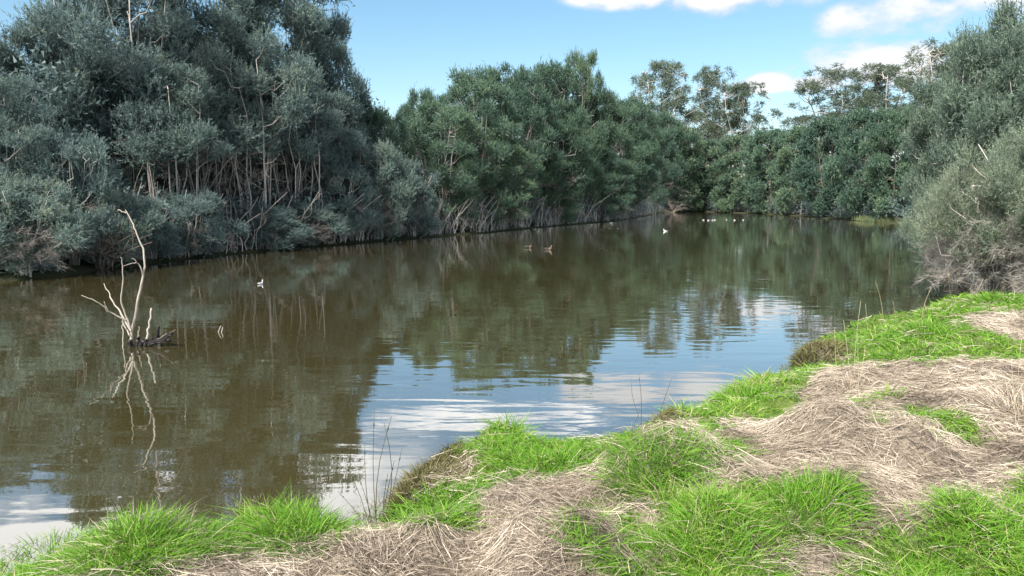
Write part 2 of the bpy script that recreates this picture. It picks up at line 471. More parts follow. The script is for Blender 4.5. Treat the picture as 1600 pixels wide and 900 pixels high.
TURF = [patch([(-350, 905), (0, 830), (180, 770), (350, 790), (480, 760), (575, 795), (560, 845), (480, 868), (400, 878), (375, 915), (270, 930), (150, 960), (-350, 1100)], .4),
        patch([(570, 815), (600, 770), (690, 700), (760, 680), (960, 660), (1000, 690), (1105, 690), (1130, 735), (1085, 722), (1010, 770), (955, 800), (925, 775), (950, 755), (860, 772), (775, 770), (720, 790), (640, 818)], .4),
        patch([(965, 670), (1140, 570), (1300, 550), (1310, 590), (1235, 615), (1310, 645), (1295, 675), (1180, 665), (1120, 680), (1060, 680), (1000, 690)], .4),
        patch([(1250, 560), (1255, 520), (1330, 480), (1500, 445), (1700, 430), (1700, 480), (1600, 490), (1510, 500), (1510, 530), (1640, 540), (1640, 570), (1500, 585), (1420, 600), (1395, 570), (1330, 555), (1290, 575)], .45),
        patch([(900, 930), (955, 865), (1020, 830), (1090, 808), (1240, 770), (1322, 802), (1305, 845), (1275, 875), (1270, 960), (880, 960)], .6),
        patch([(1340, 960), (1355, 860), (1440, 845), (1500, 825), (1540, 775), (1700, 750), (1700, 960)], .6)]
SPRIGS = [(1450, 675, .22), (1362, 682, .10), (1128, 692, .14), (860, 845, .12), (1385, 655, .10), (1380, 625, .15), (1110, 720, .14), (960, 830, .14), (1060, 815, .2), (830, 860, .06)]
OLIVE = [(at_z(px, py, .3)[:2], r) for px, py, r in ((642, 748, .42), (1002, 655, .30), (1272, 545, .42), (700, 715, .26))]
for c, r in OLIVE: MOUNDS.append((c[0], c[1], r * .8, .10))
SPR = [(at_z(px, py, .55), r) for px, py, r in SPRIGS]


def in_poly(poly, x, y):
    ins = np.zeros(x.shape, bool)
    for i in range(len(poly)):
        ax, ay = poly[i]; bx, by = poly[(i + 1) % len(poly)]
        if ay != by:
            ins ^= ((ay > y) != (by > y)) & (x < (bx - ax) * (y - ay) / (by - ay) + ax)
    return ins


def turf(x, y):
    jx = x + (N1.fbm(x * 3.4, y * 3.4, 3) - .5) * .85; jy = y + (N2.fbm(x * 3.4 + 40, y * 3.4, 3) - .5) * .85
    t = np.zeros(x.shape, bool)
    for p in TURF: t |= in_poly(p, jx, jy)
    t &= N3.fbm(x * 2.3 + 11, y * 2.3, 3) > .25
    sd = shore_dist(x, y)
    t |= (sd < .25 + .9 * N3.fbm(x * 1.2 + 3, y * 1.2, 2) ** 1.5) & (sd > 0)
    for c, r in SPR: t |= np.hypot(jx - c[0], (jy - c[1]) * .8) < r
    for c, r in OLIVE: t &= np.hypot(x - c[0], y - c[1]) > r * (.7 + .6 * N1.fbm(x * 5, y * 5, 2))
    return t


# ------------------------------------------------------------------ terrain and water
def axis(lo, hi, step, far, g=1.16):
    a = list(np.arange(lo, hi, step)); s = step; v = hi
    while v < far: a.append(v); s *= g; v += s
    s = step; v = lo - step
    while v > -far: a.insert(0, v); s *= g; v -= s
    return np.array(a)


gx = axis(-6.0, 10.5, .085, 1500); gy = axis(1.0, 15.5, .085, 1500)
# keep the middle distance fine enough to carry the far shoreline
gx = np.unique(np.concatenate([gx, np.arange(-30, 45, .9)])); gy = np.unique(np.concatenate([gy, np.arange(15, 135, .8)]))
X, Y = np.meshgrid(gx, gy)
D_ = shore_dist(X, Y); Z = height(X, Y, D_)
# beyond the banks: gently rising country out to the horizon
Z = Z + np.clip((np.hypot(X, Y) - 150) / 100, 0, 4) * .5
nx, ny = len(gx), len(gy)
idx = np.arange(nx * ny).reshape(ny, nx)
q = np.stack([idx[:-1, :-1], idx[:-1, 1:], idx[1:, 1:], idx[1:, :-1]], -1).reshape(-1, 4)
mb = MB(); mb.add(np.stack([X, Y, Z], -1).reshape(-1, 3), q)
M['soil'] = ground_mat(); M['water'] = water_mat()
go = mb.build('ground', M['soil'], smooth=True); tag(go, kind='structure')
tf = turf(X.ravel(), Y.ravel()).astype(np.float32)
far_g = np.clip((np.hypot(X, Y).ravel() - 22) / 10, 0, 1) * .6
a = go.data.attributes.new('turf', 'FLOAT', 'POINT'); a.data.foreach_set('value', np.maximum(tf, far_g).astype(np.float32))
mud = np.clip(1.25 - D_.ravel() / (.22 + 14 * np.clip((Y.ravel() - 17) / 4, 0, 1)), 0, 1) * (1 - .25 * np.clip((Y.ravel() - 17) / 4, 0, 1))
a = go.data.attributes.new('mud', 'FLOAT', 'POINT'); a.data.foreach_set('value', mud.astype(np.float32))

mb = MB()
wx = np.linspace(-60, 60, 13); wy = np.linspace(-30, 150, 19)
WX, WY = np.meshgrid(wx, wy); idx = np.arange(WX.size).reshape(WX.shape)
mb.add(np.stack([WX, WY, WX * 0], -1).reshape(-1, 3), np.stack([idx[:-1, :-1], idx[:-1, 1:], idx[1:, 1:], idx[1:, :-1]], -1).reshape(-1, 4))
tag(mb.build('pond_water', M['water']), kind='structure')


# ------------------------------------------------------------------ trees
def stem_path(rng, base, top, wob, n=7):
    t = np.linspace(0, 1, n)[:, None]
    p = base + (top - base) * t
    lean = (top - base) * np.array([1, 1, 0])
    p = p - lean * (t * (1 - t)) * .7
    w = rng.normal(size=(n, 3)) * wob * np.array([1, 1, .2]); w[0] = 0
    return p + w


class TreeMesh:
    def __init__(s, name, seed, H, Rd, z0, n_clump, rc, tufts, leaves, leaf, tuft_len, leaf_mat, bark, n_stem=4, stem_r=.10,
                 spread=.55, upright=.7, droop=False, prof=(.55, .12), shell=(.55, 1.0), bare=0, squash=.75, top_r=.35, base_spread=.35, core=110, dry=0, twig='twig_dark', dry_z=.04):
        rng = np.random.default_rng(seed)
        s.H, s.R = H, Rd
        s.stems = []
        paths = []
        for k in range(n_stem):
            a = 2 * np.pi * (k + rng.random() * .7) / n_stem
            b = np.array([math.cos(a), math.sin(a), 0]) * base_spread * rng.random() * Rd * .5
            hh = H * rng.uniform(.72, .96) if k else H * .96
            tr = spread * Rd * (rng.uniform(.4, 1) if k else .15)
            tp = np.array([math.cos(a) * tr, math.sin(a) * tr, hh])
            p = stem_path(rng, b - np.array([0, 0, .25]), tp, .008 * H)
            paths.append(p)
            r0 = stem_r * rng.uniform(.6, 1.1)
            st = MB(); st.tube(p, np.linspace(r0, r0 * .22, len(p)), 7, rng.uniform(.3, .7))
            s.stems.append(st.mesh('trunk', bark, True))
        br = MB(); cr = MB()
        allp = np.concatenate(paths)
        lo_t, ex = prof[1], prof[0]
        centers = []
        for k in range(n_clump):
            t = (k + rng.random()) / n_clump
            t = t ** .85
            prof_r = Rd * max(math.sin(math.pi * min(lo_t + t * (1 - lo_t) * .93, 1)), 0.02) ** ex
            prof_r = max(prof_r, 0.12 * Rd)
            a = k * 2.399963 + rng.normal() * .5
            rr = prof_r * rng.uniform(*shell)
            c = np.array([math.cos(a) * rr, math.sin(a) * rr, z0 + t * (H - z0) + rng.normal() * .03 * H])
            rad = rng.uniform(*rc) * (1.0 - top_r * t)
            c[2] = min(c[2], H - rad * squash * .7)
            centers.append((c, rad))
        for c, rad in centers:
            below = allp[:, 2] < c[2] - .25 * np.hypot(c[0], c[1])
            cand = allp[below] if below.any() else allp[:1]
            j = np.argmin(np.linalg.norm(cand - c, axis=1) + 0.5 * abs(c[2] - cand[:, 2]))
            p0 = cand[j]
            p = np.linspace(p0, c, 5); p[1:4] += rng.normal(size=(3, 3)) * .06 * np.linalg.norm(c - p0)
            p[1:4, 2] -= np.array([.06, .08, .05]) * np.linalg.norm(c - p0)
            r0 = min(stem_r * .42, .02 + .018 * np.linalg.norm(c - p0))
            br.tube(p, np.linspace(r0, r0 * .3, 5), 5, rng.uniform(.2, .7))
            n = int(tufts * (rad / np.mean(rc)) ** 2 * rng.uniform(.75, 1.25))
            d = unit(rng.normal(size=(n, 3)) + np.array([0, 0, .35]) + .5 * np.array([c[0], c[1], 0]) / (np.hypot(c[0], c[1]) + .3))
            rad_f = rng.random(n) ** .45
            lump = 1 + .22 * np.sin(d[:, 0] * 5 + c[0] * 3) * np.cos(d[:, 1] * 5 + c[1] * 3 + d[:, 2] * 4)
            tp = c + d * (rad * rad_f * lump)[:, None] * np.array([1, 1, squash])
            up = np.array([0, 0, -1.0 if droop else 1.0])
            td = unit(d * .65 + up * upright + rng.normal(size=(n, 3)) * .35)
            tb = np.clip(rng.normal(.45, .17, n) + rng.normal() * .08, 0, 1)
            m = leaves
            # leaves up each shoot
            P = np.repeat(tp, m, 0); Dd = np.repeat(td, m, 0)
            f = np.tile(np.linspace(0, 1, m), n)
            P = P + Dd * (f * tuft_len * np.repeat(np.clip(rng.lognormal(-.1, .45, n), .5, 2.6), m))[:, None]
            LD = unit(Dd * .8 + rng.normal(size=(n * m, 3)) * .55)
            tint = np.clip(np.repeat(tb, m) + (f - .5) * .16 + rng.normal(0, .08, n * m), 0, 1)
            nc = int(core * (rad / np.mean(rc)) ** 2)
            if nc:      # larger, darker-tinted inner leaves that close the clump
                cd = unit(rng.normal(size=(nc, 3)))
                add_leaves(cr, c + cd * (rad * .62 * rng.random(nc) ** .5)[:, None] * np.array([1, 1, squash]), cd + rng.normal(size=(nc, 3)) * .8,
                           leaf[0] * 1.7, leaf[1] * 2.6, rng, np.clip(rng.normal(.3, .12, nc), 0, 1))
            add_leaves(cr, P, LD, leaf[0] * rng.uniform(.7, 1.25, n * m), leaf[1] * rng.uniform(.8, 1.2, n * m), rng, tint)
        # bare dead twigs low in the crown
        tw = MB()
        for k in range(bare):
            a = rng.random() * 2 * np.pi; z = rng.uniform(.06, .62) * H
            r1 = Rd * rng.uniform(.55, 1.05)
            p0 = allp[np.argmin(abs(allp[:, 2] - z * .6) + rng.random(len(allp)) * .5)]
            p1 = np.array([math.cos(a) * r1, math.sin(a) * r1, z])
            p = np.linspace(p0, p1, 6); p[1:5] += rng.normal(size=(4, 3)) * .05 * r1
            tw.tube(p, np.linspace(.022, .006, 6) * H / 10, 4, rng.uniform(.2, 1))
            m = 9
            for b in range(m):
                q0 = p[2] + (p[5] - p[2]) * rng.random()
                dv = unit(p1 - p0 + rng.normal(size=3) * 1.6 * np.linalg.norm(p1 - p0) * .5) * rng.uniform(.3, .9) * H / 10
                qm = q0 + dv * .5 + rng.normal(size=3) * .05
                tw.tube(np.array([q0, qm, q0 + dv + rng.normal(size=3) * .1]), [.009 * H / 10, .006 * H / 10, .003 * H / 10], 3, rng.uniform(.2, 1), False)
        # dry grey skirts: long drooping branches that fray into fine twigs
        for k in range(dry):
            a = rng.random() * 2 * np.pi; z = H * rng.uniform(dry_z, .50)
            r1 = Rd * rng.uniform(.75, 1.12) * (1 - .15 * abs(z / H - .3))
            p0 = allp[np.argmin(abs(allp[:, 2] - (z * .5 + .1 * H)) + rng.random(len(allp)) * .25)]
            p1 = np.array([math.cos(a) * r1, math.sin(a) * r1, z])
            p = np.linspace(p0, p1, 7); p[1:6, 2] += np.array([.05, .10, .12, .10, .05]) * r1; p[1:6] += rng.normal(size=(5, 3)) * .04 * r1
            tw.tube(p, np.linspace(.020, .005, 7), 4, rng.uniform(.1, .8))
            m = 34; f = rng.uniform(.35, 1, m) * 5.99; j = f.astype(int)
            q0 = p[j] + (p[np.minimum(j + 1, 6)] - p[j]) * (f - j)[:, None]
            dv = unit(unit(p1 - p0) * .8 + rng.normal(size=(m, 3)) * .55)
            add_blades(tw, q0, dv, rng.uniform(.2, .55, m), rng.uniform(.008, .014, m), rng.normal(size=(m, 3)) * .2, rng, rng.uniform(.1, 1, m), 2)
            q1 = np.repeat(q0 + dv * .15, 3, 0); dv2 = unit(np.repeat(dv, 3, 0) + rng.normal(size=(m * 3, 3)) * .6)
            add_blades(tw, q1, dv2, rng.uniform(.12, .32, m * 3), rng.uniform(.006, .010, m * 3), rng.normal(size=(m * 3, 3)) * .2, rng, rng.uniform(.1, 1, m * 3), 1)
        s.branches = br.mesh('branches', bark, True)
        s.crown = cr.mesh('crown', leaf_mat)
        s.twigs = tw.mesh('dead_twigs', M[twig]) if bare or dry else None
        s.name = name

    def place(s, x, y, H, Rd, rz, label, cat, group, name=None):
        z = float(height(np.array([x]), np.array([y]))[0])
        z = max(z, 0.0)
        o = empty(name or s.name, (x, y, z - .02), label, cat, group, rz, (Rd / s.R, Rd / s.R, (H - z) / s.H))
        for st in s.stems: link(bpy.data.objects.new('trunk', st), o)
        link(bpy.data.objects.new('branches', s.branches), o)
        link(bpy.data.objects.new('crown', s.crown), o)
        if s.twigs: link(bpy.data.objects.new('dead_twigs', s.twigs), o)
        return o


def bank_d(px):
    """forward distance of the far shoreline in that direction"""
    pts = FL + FE
    a = [p[0] / p[1] for p in pts]; return float(np.interp((px - 800) / 1160.0, a, [p[1] for p in pts]))


def spot(px, back, top, hw):
    """(x, y, height, radius) of a tree whose foot is `back` metres behind the shore"""
    d = bank_d(px) + back
    return (px - 800) / 1160.0 * d, d, at_y(px, top, d)[2], hw / 1160.0 * d


TALL = [TreeMesh('paperbark_tree', 100 + k, 13, 3.4, 3.2, 62, (.75, 1.4), 270, 11, (.14, .036), .32, M['leaf_blue'], M['bark'], n_stem=7, stem_r=.085, spread=.75, bare=16, shell=(.3, 1.12), dry=24)
        for k in range(2)]
BARE = TreeMesh('paperbark_tree', 150, 10, 3.0, 5.0, 40, (.7, 1.3), 270, 10, (.14, .038), .30, M['leaf_blue'], M['bark'], n_stem=12, stem_r=.075, spread=.85, bare=30, dry=16, shell=(.35, 1.1), base_spread=1.1)
DENSE = [TreeMesh('paperbark_tree', 200 + k, 11, 3.2, 1.0, 74, (.65, 1.3), 230, 10, (.15, .044), .30, M['leaf_green'], M['bark'], n_stem=7, stem_r=.075, spread=.7, bare=14, shell=(.4, 1.15), dry=30)
         for k in range(2)]
SHRUB = [TreeMesh('bank_shrub', 300 + k, 4.2, 2.0, .35, 44, (.35, .8), 190, 10, (.11, .030), .26, M['leaf_blue'], M['bark'], n_stem=7, stem_r=.05, spread=.9, bare=30, upright=.45, shell=(.25, 1.3), squash=.9, dry=24 + 26 * k)
         for k in range(2)]
WATTLE = [TreeMesh('wattle_tree', 400 + k, 11, 4.2, .7, 74, (.9, 1.8), 135, 9, (.27, .10), .35, M['leaf_green'], M['bark_dark'], n_stem=4, stem_r=.13, spread=.7, upright=.35, squash=.55, shell=(.5, 1.12))
          for k in range(2)]
GUM = [TreeMesh('gum_tree', 500 + k, 24, 6.0, 8.5, 120, (.5, 1.2), 100, 9, (.24, .062), .4, M['leaf_euc'], M['bark'], n_stem=5, stem_r=.16, spread=.8, upright=.1, droop=True, squash=.95, shell=(.05, 1.1), prof=(.6, .2), core=0)
       for k in range(2)]

# -- left bank, tall row
G_TALL = 'tall paperbark trees on the left bank'
for i, (px, back, top, hw, lab) in enumerate([
        (-160, 4, -60, 100, 'tall paperbark at the far left, mostly outside the frame'),
        (18, 7, 38, 62, 'thin topped paperbark at left edge below a patch of bright sky'),
        (15, 2.6, 125, 78, 'middle height paperbark at left edge in front of the thin topped one'),
        (158, 6, -40, 84, 'tall paperbark left of the big crowns, its crown edge against the pale sky'),
        (225, 5, -120, 120, 'tall blue green paperbark straight above the dead tree, its foot hidden'),
        (330, 6, -130, 120, 'tallest broad paperbark in the middle of the left grove'),
        (385, 2.2, 60, 90, 'pale trunked paperbark with bare stems low down near the waterline'),
        (450, 5, -70, 100, 'tall paperbark with a fan of pale stems in right half of the grove'),
        (275, 2.4, 110, 84, 'paperbark with slim spread stems right of the dead tree, lower than the crowns behind'),
        (545, 2.0, 205, 52, 'small paperbark of slim bare stems where the grove meets open sky'),
        (516, 4, 30, 54, 'tall paperbark on the right edge of the grove against open sky'),
        (468, 2.0, 120, 80, 'paperbark of many bare leaning stems at right end of the grove')]):
    x, y, h, r = spot(px, back, top, hw)
    (BARE if 'stems' in lab else TALL[i % 2]).place(x, y, h, r, i * 1.7, lab, 'tree', G_TALL)
# -- left bank, lower paperbarks and shrubs at the waterline
G_SH = 'low shrubs along the left waterline'
for i, (px, back, top, hw, lab) in enumerate([
        (-60, .5, 250, 75, 'low shrub at the left edge overhanging dark water'),
        (35, .3, 285, 72, 'drooping grey green shrub at left waterline with bare twigs'),
        (110, 1.4, 215, 75, 'grey twiggy shrub above the drooping one on left bank'),
        (165, .3, 300, 60, 'bare branched shrub straight behind the dead branches in the water'),
        (235, .5, 315, 50, 'small dark shrub just right of the dead branches on far shore'),
        (310, .4, 305, 58, 'low shrub beneath the tallest paperbark, left of the pale trunks'),
        (420, .3, 325, 52, 'low shrub right of the pale trunks by the waterline'),
        (478, .4, 318, 46, 'olive shrub under the leaning bare stems'),
        (535, .5, 262, 48, 'rounded shrub at the right end of the left grove'),
        (590, .6, 230, 48, 'rounded blue green shrub below the dip in the treeline'),
        (645, .5, 255, 42, 'shrub below the small pointed tree right of the dip')]):
    x, y, h, r = spot(px, back, top, hw)
    SHRUB[i % 2].place(x, y, h, r, i * 2.1, lab, 'shrub', G_SH)
# -- middle of the left bank
G_MID = 'dense paperbark trees along the middle of the left bank'
for i, (px, back, top, hw, lab) in enumerate([
        (565, 4, 150, 48, 'dense paperbark filling the low dip between the two groves'),
        (607, 4, 185, 40, 'lowest tree in the dip of the treeline'),
        (656, 6, 145, 34, 'small pointed tree right of the dip in the treeline'),
        (690, 2.5, 165, 62, 'broad green paperbark at left end of middle grove'),
        (748, 3.5, 112, 58, 'high rounded paperbark left of centre'),
        (800, 4.5, 112, 58, 'high rounded paperbark at the centre of the picture'),
        (855, 4, 106, 56, 'high rounded paperbark just left of the slim spire'),
        (908, 4.5, 86, 34, 'slim spire topped tree, highest of the middle grove'),
        (780, 1.4, 215, 56, 'lower paperbark at waterline in front of the centre trees'),
        (868, 1.3, 200, 52, 'lower paperbark at waterline below the slim spire'),
        (945, 3, 148, 46, 'sloping paperbark just right of the slim spire'),
        (985, 3, 165, 42, 'greyer paperbark sloping towards the gums'),
        (1018, 2.5, 178, 38, 'last dense paperbark before the far end of the pond'),
        (720, 10, 150, 60, 'paperbark crown showing behind and between the left end trees of middle grove'),
        (825, 11, 128, 60, 'paperbark crown filling the gap behind the centre trees'),
        (885, 10, 128, 56, 'paperbark crown behind the foot of the slim spire'),
        (965, 9, 160, 54, 'paperbark crown behind the sloping right end of middle grove'),
        (1030, 8, 190, 48, 'paperbark crown behind the last dense tree of middle grove'),
        (945, .9, 240, 42, 'low bushy paperbark by the waterline above a fallen branch')]):
    x, y, h, r = spot(px, back, top, hw)
    DENSE[i % 2].place(x, y, h, r, i * 1.3 + .5, lab, 'tree', G_MID)
# -- far end of the pond
G_FAR = 'dark wattle trees across the far end of the pond'
for i, (px, back, top, hw, lab) in enumerate([
        (1062, 3, 205, 36, 'dark tree at the left corner of the far end'),
        (1105, 5, 222, 42, 'low dark tree below the left gums'),
        (1150, 3, 216, 40, 'dark green tree under the right edge of the left gums'),
        (1200, 3, 208, 42, 'dark green tree under open sky between the gums'),
        (1245, 3, 203, 40, 'dark green tree just left of the right gums'),
        (1295, 3, 188, 44, 'dark rounded tree below the right gums'),
        (1348, 3, 176, 46, 'broad dark green tree with clumpy layered foliage'),
        (1395, 4, 176, 44, 'dark green tree partly behind the right hand bushes')]):
    x, y, h, r = spot(px, back, top, hw)
    WATTLE[i % 2].place(x, y, h, r, i * 1.9, lab, 'tree', G_FAR)
# -- gums behind
G_GUM = 'tall open gum trees behind the far end'
for i, (px, back, top, hw, lab) in enumerate([
        (1032, 22, 98, 62, 'leftmost open crowned gum tree behind the dense bank trees'),
        (1106, 22, 108, 56, 'gum tree with a thin forked crown, middle of the left gums'),
        (1152, 24, 132, 56, 'gum tree with rounded clumps at right of the left gums'),
        (1300, 45, 106, 80, 'broad gum tree with an umbrella crown left of the white cloud'),
        (1368, 50, 104, 68, 'gum tree in front of the white cloud'),
        (1450, 30, 70, 76, 'tall gum tree rising behind the right hand bushes')]):
    x, y, h, r = spot(px, back, top, hw)
    GUM[i % 2].place(x, y, h, r, i * 2.3, lab, 'gum tree', G_GUM)

# -- right bank bushes
TEA = [TreeMesh('tea_tree', 600 + k, 4.2, 2.6, 1.5, 58, (.26, .78), 230, 10, (.11, .022), .36, M['leaf_grey'], M['bark'], n_stem=9, stem_r=.075, spread=.95, bare=0, upright=.75, base_spread=.5, shell=(.2, 1.25), core=25, dry=190 - 60 * k, twig='twig_grey', dry_z=.04 + .18 * k)
       for k in range(2)]
TEATALL = TreeMesh('tea_tree', 650, 8, 3.0, .9, 84, (.55, 1.1), 190, 10, (.15, .040), .40, M['leaf_tea'], M['bark'], n_stem=6, stem_r=.09, spread=.8, bare=18, upright=1.0, shell=(.3, 1.2))


def spot_d(px, d, top, hw):
    return (px - 800) / 1160.0 * d, d, at_y(px, top, d)[2], hw / 1160.0 * d


G_TEA = 'tea trees on the right bank'
for i, (proto, px, d, top, hw, lab) in enumerate([
        (TEA[0], 1562, 16.2, 262, 98, 'grey green bush with dry lower twigs leaning over the water at right'),
        (TEA[1], 1622, 15.4, 212, 104, 'larger grey green bush above the dry reeds, paler and taller than the leaning one'),
        (TEA[0], 1690, 14.2, 280, 90, 'dry twiggy bush cut off by the right edge beside the dry reeds'),
        (TEA[1], 1500, 18.6, 300, 56, 'small grey bush dipping to the water behind the leaning bush'),
        (TEATALL, 1512, 24, 85, 76, 'tall tea tree sloping down to the water behind the grey bush'),
        (TEATALL, 1590, 22, 15, 100, 'tallest tea tree at the right edge of the picture'),
        (TEATALL, 1475, 32, 160, 52, 'feathery tea tree at the waterline beside the dark far trees'),
        (TEATALL, 1545, 27, 60, 70, 'tea tree between the tallest one and the sloping one'),
        (TEATALL, 1690, 19, 30, 130, 'tea tree mostly outside the right edge of the frame')]):
    x, y, h, r = spot_d(px, d, top, hw)
    proto.place(x, y, h, r, i * 1.1 + .3, lab, 'tea tree', G_TEA)


# dense undergrowth behind the front rows: one mass
def undergrowth():
    rng = np.random.default_rng(71)
    mb = MB()
    n = 11000
    px = rng.uniform(-250, 1480, n)
    d = np.array([bank_d(p) for p in px]) + rng.uniform(4.5, 12, n)
    low = rng.random(n) < .4
    d = np.where(low, d - rng.uniform(2.5, 4.2, n), d)
    x = (px - 800) / 1160 * d
    z = np.where(low, .25, 1) * rng.random(n) ** .8 * np.where(px < 600, 6.5, 6.0)
    c = np.stack([x, d, z + .4], -1)
    k = 3600        # thicker behind the grove of bare stems
    px2 = rng.uniform(230, 600, k); d2 = np.array([bank_d(p) for p in px2]) + rng.uniform(6, 12, k)
    c = np.concatenate([c, np.stack([(px2 - 800) / 1160 * d2, d2, rng.random(k) * 7.5], -1)]); n += k
    m = 19
    P = np.repeat(c, m, 0) + rng.normal(size=(n * m, 3)) * .38
    add_leaves(mb, P, rng.normal(size=(n * m, 3)) + np.array([0, 0, .4]), .25 * rng.uniform(.7, 1.2, n * m), .12, rng, np.clip(rng.normal(.3, .15, n * m), 0, 1))
    o = mb.build('undergrowth', M['leaf_blue']); tag(o, 'dark tangled undergrowth filling the space behind the bank trees', 'undergrowth', kind='stuff')
    # thin bare stems standing in it
    tb = MB()
    for k in range(420):
        p = rng.uniform(-100, 1430); dd = bank_d(p) + rng.uniform(1.0, 4.5)
        xx = (p - 800) / 1160 * dd; h = rng.uniform(.8, 3.2) * (1 if p < 1040 else .6)
        b = np.array([xx, dd, .15]); tpv = b + np.array([rng.normal() * .5 * h * .5, rng.normal() * .3 * h * .5, h])
        tb.tube(stem_path(rng, b, tpv, .09, 6), np.linspace(.032, .006, 6) * rng.uniform(.5, 1.2), 4, rng.uniform(0, .6))
    for k in range(330):
        p = rng.uniform(660, 1010) if k < 230 else rng.uniform(250, 600); dd = bank_d(p) + rng.uniform(.1, .9)
        xx = (p - 800) / 1160 * dd; h = rng.uniform(.7, 2.6)
        b = np.array([xx, dd, .05]); tpv = b + np.array([rng.normal(.25, .45) * h * .6, rng.normal(-.2, .3) * h * .5, h])
        tb.tube(stem_path(rng, b, tpv, .07, 6), np.linspace(.026, .006, 6) * rng.uniform(.5, 1.2), 4, rng.uniform(.2, .9))
    for k in range(60):
        p = rng.uniform(190, 610); dd = bank_d(p) + rng.uniform(2.2, 4.5)
        xx = (p - 800) / 1160 * dd; h = rng.uniform(2.4, 5.2)
        b = np.array([xx, dd, .05]); tpv = b + np.array([rng.normal(.08, .16) * h, rng.normal(0, .08) * h, h])
        tb.tube(stem_path(rng, b, tpv, .05, 7), np.linspace(.045, .012, 7) * rng.uniform(.5, 1.2), 5, rng.uniform(.1, .6))
    o = tb.build('thicket_stems', M['bark'], smooth=True); tag(o, 'thin bare stems of the thicket along the far waterline', 'stems', kind='stuff')


undergrowth()


# ------------------------------------------------------------------ near bank cover
def polar(n, rng, r0=1.7, r1=19., half=R(44), pw=1.):
    r = r0 * (r1 / r0) ** (rng.random(n) ** pw); a = rng.uniform(-half, half, n)
    return r * np.sin(a), r * np.cos(a), r


def straw_cover():
    rng = np.random.default_rng(81)
    n = 330000
    x, y, r = polar(n, rng, pw=.82)
    d = shore_dist(x, y); t = turf(x, y)
    t |= np.min([np.hypot(x - c[0], y - c[1]) - q for c, q in OLIVE], axis=0) < 0
    keep = (d > .12) & (~t | (rng.random(n) < .10))
    x, y, r = x[keep], y[keep], r[keep]; n = len(x)
    z = height(x, y)
    a0 = N1.fbm(x * 1.3 + 50, y * 1.3, 2) * 9
    a = a0 + rng.normal(0, 1.5, n)
    el = rng.normal(.10, .22, n)
    D = np.stack([np.cos(a) * np.cos(el), np.sin(a) * np.cos(el), np.sin(el)], -1)
    # the strands lie along the slope they rest on
    D[:, 2] += (height(x + np.cos(a) * .10, y + np.sin(a) * .10) - height(x - np.cos(a) * .04, y - np.sin(a) * .04)) / .14
    L = rng.uniform(.05, .20, n)
    bend = np.stack([rng.normal(0, .38, n), rng.normal(0, .38, n), -np.sin(el) * 1.0 + rng.normal(.02, .08, n)], -1)
    W = rng.uniform(.0024, .0050, n) * np.clip((r / 4.5) ** .8, .9, 3.2)
    tint = np.clip((N2.fbm(x * 2.6, y * 2.6, 3) - .5) * 1.5 + .5 + rng.normal(0, .2, n), 0, 1)
    mb = MB(); P = np.stack([x, y, z + .008 + rng.random(n) ** 2 * .05], -1)
    add_blades(mb, P, D, L, W, bend, rng, tint, 2)
    o = mb.build('dry_straw', M['straw']); tag(o, 'flattened dry straw covering the near bank', 'dry grass', kind='stuff')


def green_cover():
    rng = np.random.default_rng(82)
    n = 420000
    x, y, r = polar(n, rng)
    t = turf(x, y)
    x, y, r = x[t], y[t], r[t]
    d = shore_dist(x, y); k = d > .0
    x, y, r, d = x[k], y[k], r[k], d[k]; n = len(x)
    z = height(x, y)
    clump = N1.fbm(x * 3.2 + 9, y * 3.2, 2)
    lean_a = N2.fbm(x * 1.4, y * 1.4 + 80, 2) * 12
    D = np.stack([np.cos(lean_a) * .22, np.sin(lean_a) * .22, np.ones(n)], -1) + rng.normal(size=(n, 3)) * np.array([.55, .55, .2])
    L = (.04 + .20 * clump ** 1.8) * rng.uniform(.55, 1.3, n)
    hd = D[:, :2]; bend = np.concatenate([hd * .5 + rng.normal(size=(n, 2)) * .2, -np.abs(rng.normal(.28, .15, n))[:, None]], 1)
    W = rng.uniform(.0045, .0080, n) * np.clip((r / 4.5) ** .8, .9, 3)
    tint = np.clip(.30 + .35 * (clump - .5) + N3.fbm(x * .9, y * .9, 2) * .35 + rng.normal(0, .22, n), 0, 1)
    mb = MB(); add_blades(mb, np.stack([x, y, z - .01], -1), D, L, W, bend, rng, tint, 2)
    o = mb.build('green_grass', M['grass']); tag(o, 'bright green grass growing in patches along the near bank', 'grass', kind='stuff')


straw_cover(); green_cover()


